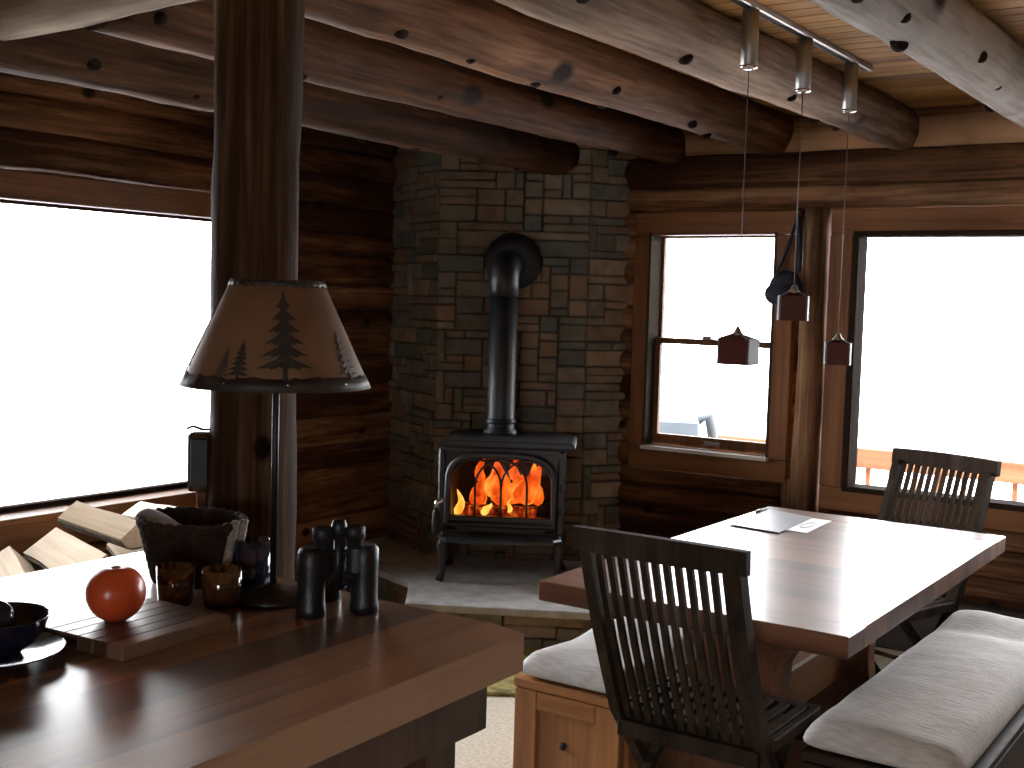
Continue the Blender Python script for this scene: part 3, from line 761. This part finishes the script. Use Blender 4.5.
def cushion(label, x0, x1, y0, y1, z0, th, seed, bump):
    w, l = x1-x0, y1-y0; nx, ny = 14, 40
    c = thing('bench_cushion', label, 'cushion', ((x0+x1)/2, (y0+y1)/2, z0), 0, 'pale woven cushions on the benches')
    b = MB()
    def P(i, j, s):
        u, v = 2*i/nx-1, 2*j/ny-1
        ex = (1-abs(u)**10)**.5 if abs(u) < 1 else 0; ey = (1-abs(v)**70)**.5 if abs(v) < 1 else 0
        e = ex*ey
        x = u*w/2; y_ = v*l/2
        cr = .010*max(abs(u), 0)**2
        zt = th*(.5+.5*e) + .010*noise.noise((u*1.3, v*3+seed, 2.2))*e + .004*noise.noise((u*2, v*14+seed, 5.2))*e
        for (bc, bw, ba) in bump: zt += ba*math.exp(-((y_+l/2-bc)/bw)**2)*e
        zb = th*.22*(1-e)
        kx = 1-.03*(1-ey); ky = 1
        return V(x*kx, y_*ky, zt if s else zb)
    top = [[P(i, j, 1) for i in range(nx+1)] for j in range(ny+1)]; bot = [[P(i, j, 0) for i in range(nx+1)] for j in range(ny+1)]
    tv = [[b.bm.verts.new(p) for p in r] for r in top]; bv = [[b.bm.verts.new(p) for p in r] for r in bot]
    fs = []
    for j in range(ny):
        for i in range(nx):
            fs.append(b.bm.faces.new((tv[j][i], tv[j][i+1], tv[j+1][i+1], tv[j+1][i]))); fs.append(b.bm.faces.new((bv[j][i], bv[j+1][i], bv[j+1][i+1], bv[j][i+1])))
    for j in range(ny):
        fs.append(b.bm.faces.new((tv[j][0], tv[j+1][0], bv[j+1][0], bv[j][0]))); fs.append(b.bm.faces.new((tv[j][nx], bv[j][nx], bv[j+1][nx], tv[j+1][nx])))
    for i in range(nx):
        fs.append(b.bm.faces.new((tv[0][i], bv[0][i], bv[0][i+1], tv[0][i+1]))); fs.append(b.bm.faces.new((tv[ny][i], tv[ny][i+1], bv[ny][i+1], bv[ny][i])))
    b._mark(fs, True)
    o = b.build('pad', M['cushion'], c, subsurf=1)
    return c
cushion('pale woven cushion on the light oak bench behind the near chair', -2.0, -1.62, 3.0, 4.5, .405, .072, 1.3, [(.33, .12, -.012), (.48, .12, .012)])
cushion('long pale woven cushion on the dark bench right of the table', -1.085, -.675, 2.965, 4.46, .405, .086, 6.1, [(1.22, .05, -.014), (1.40, .09, .016)])

# ------------------------------------------------------------------ lighting track and pendants
tr = thing('lighting_track', 'silver lighting track fixed to the plank ceiling above the dining table', 'lighting track', (-1.52, 3.75, CZ))
b = MB(); b.box((0, 0, -.012), (.034, 1.62, .022), bevel=.003); b.build('rail', M['nickel'], tr)
b = MB(); b.box((0, 0, -.0245), (.014, 1.58, .004)); b.build('slot', M['black'], tr)
for sy in (-.81, .81):
    b = MB(); b.box((0, sy, -.012), (.036, .012, .026), bevel=.003); b.build('end_cap', M['nickel'], tr)
def pendant(label, loc, zb, rz, w, h):
    p = thing('pendant_lamp', label, 'pendant lamp', loc, 0, 'square pendant lamps over the table')
    top = CZ-.024-loc[2]
    b = MB(); b.lathe([(.010, top), (.026, top-.002), (.026, top-.165), (.023, top-.170)], (0, 0, 0), 20); a = b.build('adapter', M['nickel'], p)
    b = MB(); b.lathe([(.027, top-.168), (.027, top-.176), (.008, top-.180)], (0, 0, 0), 20); b.build('end_ring', M['chrome'], a)
    b = MB(); b.tube([(0, 0, top-.17), (0, 0, zb+h-loc[2]+.02)], .0018, 6); b.build('cord', M['cord'], p)
    z0 = zb-loc[2]; sh = thing2('shade', p, (0, 0, z0), rz)
    # front and back panels (red), flared pale side panels, stepped cap and finial
    f, k, d = w*.42, w*.49, w*.42
    b = MB()
    for (y_, hw) in ((-d, f), (d, k)):
        b.prism([(-hw, y_-.002), (hw, y_-.002), (hw, y_+.002), (-hw, y_+.002)], 0, h*.86)
    s = .9
    b.rings([[V(-f, -d, h*.86), V(f, -d, h*.86), V(k, d, h*.86), V(-k, d, h*.86)], [V(-f*.35, -d*.35, h), V(f*.35, -d*.35, h), V(k*.35, d*.35, h), V(-k*.35, d*.35, h)]], True, False)
    b.build('front_glass', M['red_glass'], sh)
    for sx in (-1, 1):
        b = MB(); b.prism([(sx*f, -d), (sx*(f+.006), -d), (sx*(k+.006), d), (sx*k, d)], 0, h*.87)
        b.bar((sx*f, -d-.001, h*.865), (sx*f*.35, -d*.35, h*1.0), .006, .005)
        b.build('side_glass', M['pale_glass'], sh)
    b = MB(); b.lathe([(.020, h*.95), (.020, h*1.03), (.012, h*1.08), (.010, h*1.16), (.003, h*1.27)], (0, 0, 0), 14); b.build('finial', M['nickel'], sh)
    b = MB(); b.lathe([(.012, h*.4), (.014, h*.55), (.012, h*.95)], (0, 0, 0), 12); b.build('socket', M['nickel'], sh)
    return p
def thing2(name, parent, loc, rz):
    b = MB(); o = b.build(name, None, parent); o.location = loc; o.rotation_euler = (0, 0, rz); return o
def shade_empty(name, parent, loc, rz):
    o = bpy.data.objects.new(name, None); COL.objects.link(o); o.parent = parent; o.location = loc; o.rotation_euler = (0, 0, rz); o.empty_display_size = .05; return o
thing2 = shade_empty
pendant('red glass pendant lamp hanging in front of the double hung window', (-1.52, 3.464, 2.0), 1.372, math.radians(7), .104, .092)
pendant('red glass pendant lamp hanging beside the dark cap', (-1.52, 3.913, 2.0), 1.508, math.radians(21.5), .096, .096)
pendant('red glass pendant lamp hanging beside the edge of the large window', (-1.52, 4.376, 2.0), 1.345, math.radians(19), .090, .094)

# cap hanging on the trim
cp = thing('cap', 'dark navy cap hanging by its strap on the trim between the windows', 'cap', (-2.19, YD-.05, 1.66))
b = MB(); b.ball((0, -.02, -.02), .085, (1.0, .55, 1.05), 20, 12); b.build('crown', M['cap'], cp)
b = MB(); b.ball((-.015, -.055, -.045), .078, (1.0, .42, .75), 18, 10)
b.build('brim', M['cap'], cp)
b = MB(); b.tube([(-.05, -.01, .06), (.0, .0, .2), (.035, .01, .33)], [.010, .010, .006], 8); b.tube([(.06, -.01, .06), (.055, .0, .2), (.038, .01, .33)], [.010, .010, .006], 8); b.build('strap', M['cap'], cp)
b = MB(); b.tube([(.037, -.01, .335), (.037, .05, .328)], .005, 8); b.build('nail', M['lamp_iron'], cp)

# ------------------------------------------------------------------ kitchen island / counter
K = thing('kitchen_island', 'glossy plank topped island counter in the left foreground', 'counter', (-1.78, 1.0, 0))
b = MB()
edge = []
ox, oy = 1.78, -1.0
for i in range(5):
    xx = -2.345+i*(2.345-1.235)/4; edge.append((xx, 1.905+.012*noise.noise((i*.9, 2, 3))))
left, x = [], -2.345
nb = 9; xs = [-2.345+(2.345-1.20)*i/nb for i in range(nb+1)]
for i in range(nb):
    b.tone = rnd.random()
    x0, x1 = xs[i], xs[i+1]
    ye = 1.905+.010*noise.noise((i*1.7, 4.2, .3)); ye2 = 1.905+.010*noise.noise(((i+1)*1.7, 4.2, .3))
    if i == nb-1: ye2 = 1.882
    xe = x1 if i < nb-1 else x1-.035
    b.prism([(x0+ox, -.3+oy), (x1+ox+(.0 if i < nb-1 else .01), -.3+oy), (xe+ox, ye2+oy), (x0+ox, ye+oy)], .848, .92, bevel=0)
b.build('countertop', M['counter'], K)
b = MB()
b.box((-1.29+ox, .8+oy, .795), (.03, 2.05, .105), bevel=.003); b.box((-2.28+ox, .8+oy, .795), (.03, 2.05, .105)); b.box((-1.785+ox, 1.82+oy, .795), (1.0, .03, .105), bevel=.003)
b.build('apron', M['counter_leg'], K)
for lx in (-1.325, -2.25):
    for ly in (1.70, -.15):
        b = MB(); b.box((lx+ox, ly+oy, .42), (.085, .085, .84), bevel=.006); b.build('leg', M['counter_leg'], K)
b = MB(); b.box((-1.79+ox, .8+oy, .22), (.9, 1.95, .03), bevel=.004); b.build('lower_shelf', M['counter_leg'], K)
CT = .92
# cutting board and tomato
cb = MB()
for i in range(6):
    cb.tone = rnd.random(); cb.box((-.0925+.037*i, 0, .0135), (.0368, .255, .027), bevel=.002)
o = cb.build('cutting_board', M['board']); o.location = (-1.777, 1.415, CT); o.rotation_euler = (0, 0, math.radians(3))
tag(o, 'striped wooden cutting board under the tomato', 'cutting board')
tm = thing('tomato', 'large ripe orange red tomato on the cutting board', 'tomato', (-1.807, 1.394, CT+.027))
def tf(d):
    a = math.atan2(d.y, d.x); return 1+.018*math.cos(5*a)*(1-d.z*d.z)-.11*max(0, d.z)**14*1.0
b = MB(); b.ball((0, 0, .050), .0535, (1, 1, .98), 40, 24, tf); b.build('flesh', M['tomato'], tm)
b = MB(); b.ball((0, 0, .0965), .010, (1, 1, .35), 12, 6); b.build('stem_scar', M['tomato_stem'], tm)
# plate, bowl, utensil
pl = MB(); pl.lathe([(.055, 0), (.06, .004), (.085, .008), (.118, .019), (.120, .022), (.115, .021), (.083, .012), (.05, .009), (.001, .009)], (0, 0, 0), 48)
o = pl.build('saucer_plate', M['navy']); o.location = (-1.835, 1.165, CT); tag(o, 'dark glazed plate under the navy bowl at the counter edge', 'plate')
bw = MB(); bw.lathe([(.042, 0), (.046, .006), (.066, .02), (.082, .045), (.088, .064), (.0895, .066), (.086, .064), (.079, .045), (.062, .024), (.001, .018)], (0, 0, 0), 48)
o = bw.build('bowl', M['navy']); o.location = (-1.835, 1.17, CT+.0105); tag(o, 'glossy navy bowl standing on the dark plate', 'bowl')
ut = thing('utensil', 'dark rounded utensil standing in the navy bowl', 'utensil', (-1.832, 1.172, CT+.030), 0)
b = MB(); b.ball((0, 0, .036), .031, (1, 1, 1.15), 18, 12); b.build('head', M['navy'], ut)
b = MB(); b.tube([(-.005, 0, .06), (-.022, -.015, .095), (-.04, -.027, .13)], [.012, .009, .011], 10); b.build('handle', M['navy'], ut)

# table lamp
L = thing('table_lamp', 'table lamp with conical pine tree shade on the counter', 'table lamp', (-1.774, 1.757, CT))
b = MB(); b.lathe([(.078, 0), (.082, .004), (.082, .012), (.06, .018), (.022, .024), (.014, .034)], (0, 0, 0), 36); b.build('base', M['lamp_iron'], L)
b = MB(); b.tube([(0, 0, .02), (0, 0, .60)], .0075, 12); b.build('pole', M['lamp_iron'], L)
b = MB(); b.lathe([(.012, .58), (.014, .60), (.004, .635), (.008, .642), (.001, .65)], (0, 0, 0), 14); b.build('finial', M['lamp_iron'], L)
ZB, ZT, RB, RT = .442, .655, .190, .092
b = MB(); n = 64
b.rings([[V(r*math.cos(2*PI*k/n), r*math.sin(2*PI*k/n), z) for k in range(n)] for r, z in ((RB, ZB), (RT, ZT), (RT-.003, ZT), (RB-.003, ZB), (RB, ZB))], False, True)
shd = b.build('lamp_shade', M['shade'], L)
b = MB()
for a in (0, 2*PI/3, 4*PI/3): b.tube([(0, 0, ZT-.02), (.09*math.cos(a), .09*math.sin(a), ZT-.008)], .002, 6)
b.build('spider', M['lamp_iron'], L)
tocam = math.atan2(-1.761, 1.766)
def cone_pt(az, z, off=.0012):
    t = (z-ZB)/(ZT-ZB); r = RB+(RT-RB)*t; s = (RB-RT)/(ZT-ZB); nrm = V(math.cos(az), math.sin(az), s).normalized()
    return V(r*math.cos(az), r*math.sin(az), z) + nrm*off
def band(z0f, z1f, mat, name):
    b = MB(); n = 96; r0 = []; r1 = []; r2 = []; r3 = []
    for k in range(n):
        a = 2*PI*k/n
        z0, z1 = z0f(a), z1f(a)
        r0.append(cone_pt(a, z0, .0002)); r1.append(cone_pt(a, z0, .0018)); r2.append(cone_pt(a, z1, .0018)); r3.append(cone_pt(a, z1, .0002))
    b.rings([r0, r1, r2, r3], False, True); return b.build(name, mat, shd)
band(lambda a: ZB, lambda a: ZB+.026+.007*noise.noise((math.cos(a)*9, math.sin(a)*9, 1)), M['shade_dark'], 'ground_band')
band(lambda a: ZT-.011-.003*math.cos(30*a), lambda a: ZT+.001, M['shade_dark'], 'top_binding')
def pine(az, z0, h, w, mat):
    """flat printed pine: stacked drooping branch tiers wrapped on the cone"""
    b = MB()
    def pt(u, z): return cone_pt(az+u/(RB+(RT-RB)*((z-ZB)/(ZT-ZB))), z, .0026)
    def pt2(u, z): return cone_pt(az+u/(RB+(RT-RB)*((z-ZB)/(ZT-ZB))), z, .0006)
    tiers = 6
    def poly(l):
        a = [pt(*p) for p in l]; c = [pt2(*p) for p in l]
        b.rings([c, a], True, False)
    poly([(-w*.05, z0), (w*.05, z0), (w*.03, z0+h*.3), (-w*.03, z0+h*.3)])
    for t in range(tiers):
        f = t/tiers; zz = z0+h*(.14+.72*f); ww = w*(1-.86*f)*.5; hh = h*(.86/tiers)*1.35
        poly([(0, zz+hh), (-ww*.30, zz+hh*.42), (-ww, zz-hh*.06), (-ww*.62, zz+hh*.02), (-ww*.5, zz-hh*.1), (-ww*.2, zz+.06*hh), (0, zz-hh*.1), (ww*.22, zz+.05*hh), (ww*.5, zz-hh*.1), (ww*.66, zz+hh*.04), (ww, zz-hh*.03), (ww*.30, zz+hh*.42)])
    return b.build('printed_pine', mat, shd)
pine(tocam+.10, ZB+.02, .190, .105, M['shade_dark'])
pine(tocam-.42, ZB+.02, .082, .046, M['shade_dark'])
pine(tocam-.62, ZB+.02, .066, .036, M['shade_mid'])
pine(tocam+.95, ZB+.02, .10, .06, M['shade_mid'])
pine(tocam+2.2, ZB+.02, .15, .08, M['shade_dark'])
pine(tocam-1.6, ZB+.02, .15, .08, M['shade_dark'])
for a in (-.55, .12, .8):
    b = MB(); b.ball(cone_pt(tocam+a, ZB+.014, .002), .003, n=8, m=6); b.build('lacing_bead', M['chrome'], shd)

# basket behind the jars
bk = thing('basket', 'dark woven basket holding a folded grey cloth, beside the lamp', 'basket', (-2.02, 1.755, CT))
b = MB(); rs = []; n = 56; levels = 15
for j in range(levels+1):
    t = j/levels; r = .083+.030*t
    rs.append([V((r+.0045*(1 if (k//2+j) % 2 else -1))*1.08*math.cos(2*PI*k/n), (r+.0045*(1 if (k//2+j) % 2 else -1))*.9*math.sin(2*PI*k/n), .004+.128*t) for k in range(n)])
for j in range(levels, 0, -3):
    t = j/levels; r = .078+.030*t
    rs.append([V(r*1.08*math.cos(2*PI*k/n), r*.9*math.sin(2*PI*k/n), .008+.128*t) for k in range(n)])
b.rings(rs, True, True); b.build('woven_body', M['wicker'], bk)
b = MB()
for q in (0, PI): b.tube([((.113*1.08)*math.cos(2*PI*k/60), .113*.9*math.sin(2*PI*k/60), .134+.006*math.sin(14*2*PI*k/60+q)) for k in range(61)], .007, 7, False)
b.build('rim', M['wicker'], bk)
dirc = math.atan2(-1.765, 1.985)
b = MB()
for q in (0, 2*PI/3, 4*PI/3):
    for off in (0.0, .022):
        pts = []
        for k in range(25):
            t = k/24; az = dirc+.62+off*8*.0; rr = .118+.006*math.cos(t*22+q)
            side = off+.006*math.sin(t*22+q)+.022*t
            pts.append(V(rr*1.03*math.cos(az)-side*math.sin(az), rr*.96*math.sin(az)+side*math.cos(az), .045+.10*t))
        b.tube(pts, .0055, 6)
b.build('braided_handle', M['rope'], bk)
cl = thing('folded_cloth', 'folded grey cloth lying on top of the woven basket', 'cloth', (-2.05, 1.735, CT+.096), math.radians(20))
b = MB(); rs = []
for i in range(9):
    t = i/8; x = -.085+.15*t; z = .048*(1-t)**1.1+.004*math.sin(t*7)
    w = .05*(1-.35*t)
    rs.append([V(x, -w, z-.004), V(x, -w*.3, z+.010), V(x, w*.4, z+.013), V(x, w, z), V(x, w*.4, z-.014), V(x, -w*.4, z-.014)])
b.rings(rs, True, True); b.build('folds', M['cloth_grey'], cl, subsurf=1)

def tumbler(name, label, x, y_, r, h, mat, cat, grp=None):
    b = MB(); b.lathe([(r*.82, 0), (r*.9, .004), (r*.97, h*.5), (r, h), (r-.003, h), (r*.86, .012), (.001, .010)], (0, 0, 0), 28)
    o = b.build(name, mat); o.location = (x, y_, CT); return tag(o, label, cat, grp)
tumbler('amber_glass', 'small amber glass behind the back corner of the cutting board', -1.895, 1.606, .038, .078, M['amber'], 'glass', 'amber glasses by the basket')
tumbler('amber_glass', 'small amber glass nearer the lamp, in front of the basket', -1.815, 1.655, .040, .076, M['amber'], 'glass', 'amber glasses by the basket')
def mug(label, x, y_, r, h, az, handle=True):
    m_ = thing('mug', label, 'mug', (x, y_, CT), az, 'black mugs around the lamp')
    b = MB(); b.lathe([(r*.86, 0), (r*.95, .005), (r, h*.3), (r, h), (r-.004, h), (r*.88, .012), (.001, .010)], (0, 0, 0), 28); b.build('cup', M['navy'], m_)
    if handle:
        b = MB(); b.tube([(r*.95, 0, h*.82), (r+.022, 0, h*.78), (r+.030, 0, h*.5), (r+.020, 0, h*.25), (r*.95, 0, h*.2)], .006, 8); b.build('handle', M['navy'], m_)
    return m_
mug('black mug between the basket and the lamp pole', -1.872, 1.792, .040, .108, math.radians(150))
mug('black mug between the lamp pole and the binoculars', -1.695, 1.835, .030, .10, math.radians(60))

# binoculars standing on their objectives (local x across)
bn = thing('binoculars', 'black binoculars standing upright on the counter beside the lamp', 'binoculars', (-1.600, 1.762, CT), math.radians(58))
for sx in (-1, 1):
    x = sx*.054
    b = MB(); b.lathe([(.026, 0), (.0295, .003), (.0295, .018), (.0275, .024), (.0265, .07), (.028, .10), (.0275, .128), (.020, .137)], (x, 0, 0), 24)
    b.build('objective_barrel', M['rubber'], bn)
    b = MB(); b.rings([[V(x+.030*math.cos(a)*1.0-sx*.010, .022*math.sin(a), z) for a in [2*PI*k/20 for k in range(20)]] for z in (.078, .085, .128, .134)], True, True)
    b.build('prism_housing', M['rubber'], bn)
    b = MB(); b.lathe([(.015, .128), (.017, .132), (.017, .148), (.021, .150), (.021, .172), (.018, .175), (.014, .172)], (sx*.032, .0, 0), 22)
    b.build('eyepiece', M['black'], bn)
b = MB(); b.tube([(0, 0, .05), (0, 0, .160)], .010, 12); b.box((0, 0, .075), (.075, .012, .02), bevel=.004); b.box((0, 0, .12), (.08, .012, .016), bevel=.004); b.build('hinge_bridge', M['rubber'], bn)
b = MB(); b.lathe([(.013, .155), (.016, .158), (.016, .176), (.013, .186), (.006, .190)], (0, 0, 0), 16); b.build('focus_wheel', M['rubber'], bn)

# ------------------------------------------------------------------ firewood under the left window
cr = thing('wood_box', 'low wooden box holding the firewood under the left window', 'box', (-3.95, 2.95, 0))
b = MB()
b.box((0, 0, .03), (.56, 1.3, .03))
for sx in (-1, 1): b.box((sx*.28, 0, .215), (.022, 1.34, .40), bevel=.003)
for sy in (-1, 1): b.box((0, sy*.66, .215), (.54, .022, .40), bevel=.003)
b.box((0, 0, .395), (.54, 1.3, .03))
b.build('boards', M['post'], cr)
def split_log(label, loc, L_, r, a0, a1, rz, ry, rx, seed):
    o = thing('split_log', label, 'firewood', loc, rz, 'split firewood under the left window'); o.rotation_euler = (rx, ry, rz)
    rr = random.Random(seed); b = MB(); rs = []
    m = 6
    for i in range(7):
        x = -L_/2+L_*i/6; jit = .007
        ring = [V(x, noise.noise((x*6, seed, 0))*jit, noise.noise((x*6, seed, 4))*jit)]
        for k in range(m+1):
            a = a0+(a1-a0)*k/m; q = r*(1+.06*noise.noise((x*5, seed+a, 2)))
            ring.append(V(x, q*math.cos(a), q*math.sin(a)))
        rs.append(ring)
    b.tone = rr.random(); b.rings(rs, True, False); b.build('wood', M['split'], o)
    b = MB(); rs = []
    for i in range(7):
        x = (-L_/2+L_*i/6)*.995; ring = []
        for s_ in (1.015, 1.07):
            ks = range(m+1) if s_ < 1.05 else range(m, -1, -1)
            for k in ks:
                a = a0+(a1-a0)*(.04+.92*k/m); q = r*s_*(1+.06*noise.noise((x*5, seed+a, 2)))
                ring.append(V(x, q*math.cos(a), q*math.sin(a)))
        rs.append(ring)
    b.rings(rs, True, False); b.build('bark', M['bark'], o)
    return o
D_ = math.radians
FW = [('split log with a broad pale face, middle of the firewood pile', (-3.92, 2.86, .585), .42, .155, D_(214), D_(312), D_(-10), D_(5), 0),
      ('small split log at the low window end of the firewood pile', (-3.95, 2.62, .535), .36, .115, D_(212), D_(315), D_(-22), D_(9), 0),
      ('split log on top of the firewood pile, nearest the basket', (-3.95, 3.27, .668), .40, .10, D_(210), D_(310), D_(-14), D_(-4), 0),
      ('split log with a dark end showing, under the topmost one', (-3.88, 3.13, .56), .38, .13, D_(216), D_(316), D_(-24), D_(6), 0),
      ('split log half hidden behind the woven basket', (-3.88, 3.42, .555), .36, .12, D_(212), D_(312), D_(-12), D_(0), 0),
      ('split log lying askew on the middle of the firewood pile', (-3.97, 3.02, .672), .36, .105, D_(214), D_(310), D_(4), D_(7), 0)]
for i, f in enumerate(FW): split_log(*f, seed=300+i)

# ------------------------------------------------------------------ outdoors
b = MB(); b.box((0, 0, -1.45), (160, 160, .1)); o = b.build('snowy_ground', M['snow'], kind='structure')
b = MB(); yy = YD+.28
while yy < 8.0:
    b.tone = rnd.random(); b.box((-1.5, yy, -.33), (9, .135, .035)); yy += .142
b.tone = .5
for xx in (-5.8, -1.5, 2.8):
    for y_ in (5.95, 7.9): b.box((xx, y_, -.88), (.14, .14, 1.05))
b.build('floor_deck', M['deck'], kind='structure')
rl = thing('deck_railing', 'cedar deck railing outside the large window', 'railing', (-1.5, 7.75, -.31))
b = MB(); b.box((0, 0, .905), (8.9, .10, .13), bevel=.006); b.build('top_rail', M['cedar'], rl)
b = MB(); b.box((0, 0, .12), (8.9, .05, .09), bevel=.006); b.build('bottom_rail', M['cedar'], rl)
for k in range(60):
    x = -4.4+k*.15
    if not (-2.9 < x < 2.2): continue
    b = MB(); b.box((x, 0, .48), (.032, .032, .74), bevel=.003); b.build('baluster', M['cedar'], rl)
for x in (-4.3, 4.3): 
    b = MB(); b.box((x, 0, .5), (.1, .1, 1.0), bevel=.006); b.build('newel', M['cedar'], rl)
b = MB(); b.box((-4.02, 7.45, .9), (.11, .11, 2.42), bevel=.006)
tag(b.build('porch_post', M['grey_post']), 'faint grey porch post seen through the double hung window', 'post', None, 'thing')
gr = thing('covered_grill', 'blue grey tarp covered grill outside the double hung window', 'grill', (-3.70, 7.1, -.30), math.radians(18))
b = MB()
gp = [(-.36, -.25), (.36, -.25), (.36, .25), (-.36, .25)]
b.rings([[V(x*s*.95+dx, y_*s, z) for x, y_ in gp] for z, s, dx in ((.0, 1.05, 0), (.55, 1.02, 0), (.98, 1.0, 0), (1.10, .92, 0.02), (1.17, .55, .12), (1.19, .25, .16))], True, False)
b.build('cover', M['tarp'], gr)
b = MB(); b.tube([(.20, -.1, 1.18), (.30, -.12, 1.10), (.40, -.12, 1.15), (.42, -.1, .98)], [.02, .06, .05, .03], 8); b.build('cover_flap', M['tarp'], gr)

# ------------------------------------------------------------------ daylight
wd = bpy.data.worlds.new('overcast'); S.world = wd; wd.use_nodes = True
nt = wd.node_tree; bg = nt.nodes['Background']
bg.inputs['Color'].default_value = (.97, .98, 1.0, 1); bg.inputs['Strength'].default_value = 19.0
def portal(name, loc, rot, sx, sy):
    l = bpy.data.lights.new(name, 'AREA'); l.shape = 'RECTANGLE'; l.size = sx; l.size_y = sy; l.cycles.is_portal = True
    o = bpy.data.objects.new(name, l); COL.objects.link(o); o.location = loc; o.rotation_euler = rot
portal('portal_window_1', (XL-.2, (W1[0]+W1[1])/2, 1.25), (0, -PI/2, 0), 1.32, W1[1]-W1[0])
portal('portal_window_2', (-2.575, YD+.22, 1.36), (-PI/2, 0, 0), .66, 1.14)
portal('portal_window_3', ((W3[0]+W3[1])/2, YD+.22, 1.305), (-PI/2, 0, 0), W3[1]-W3[0], 1.22)
portal('portal_rear_fill', (.8, YB-.22, 1.45), (PI/2, 0, 0), 1.4, .9)  # guides sky light through the added rear fill opening
S.view_settings.view_transform = 'Standard'; S.view_settings.look = 'None'; S.view_settings.gamma = 1.0
S.view_settings.use_curve_mapping = False; S.view_settings.exposure = 0.0
S.cycles.use_denoising = True
S.cycles.max_bounces = 10; S.cycles.diffuse_bounces = 5; S.cycles.transparent_max_bounces = 12
S.cycles.sample_clamp_indirect = 8
S.cycles.caustics_reflective = False; S.cycles.caustics_refractive = False
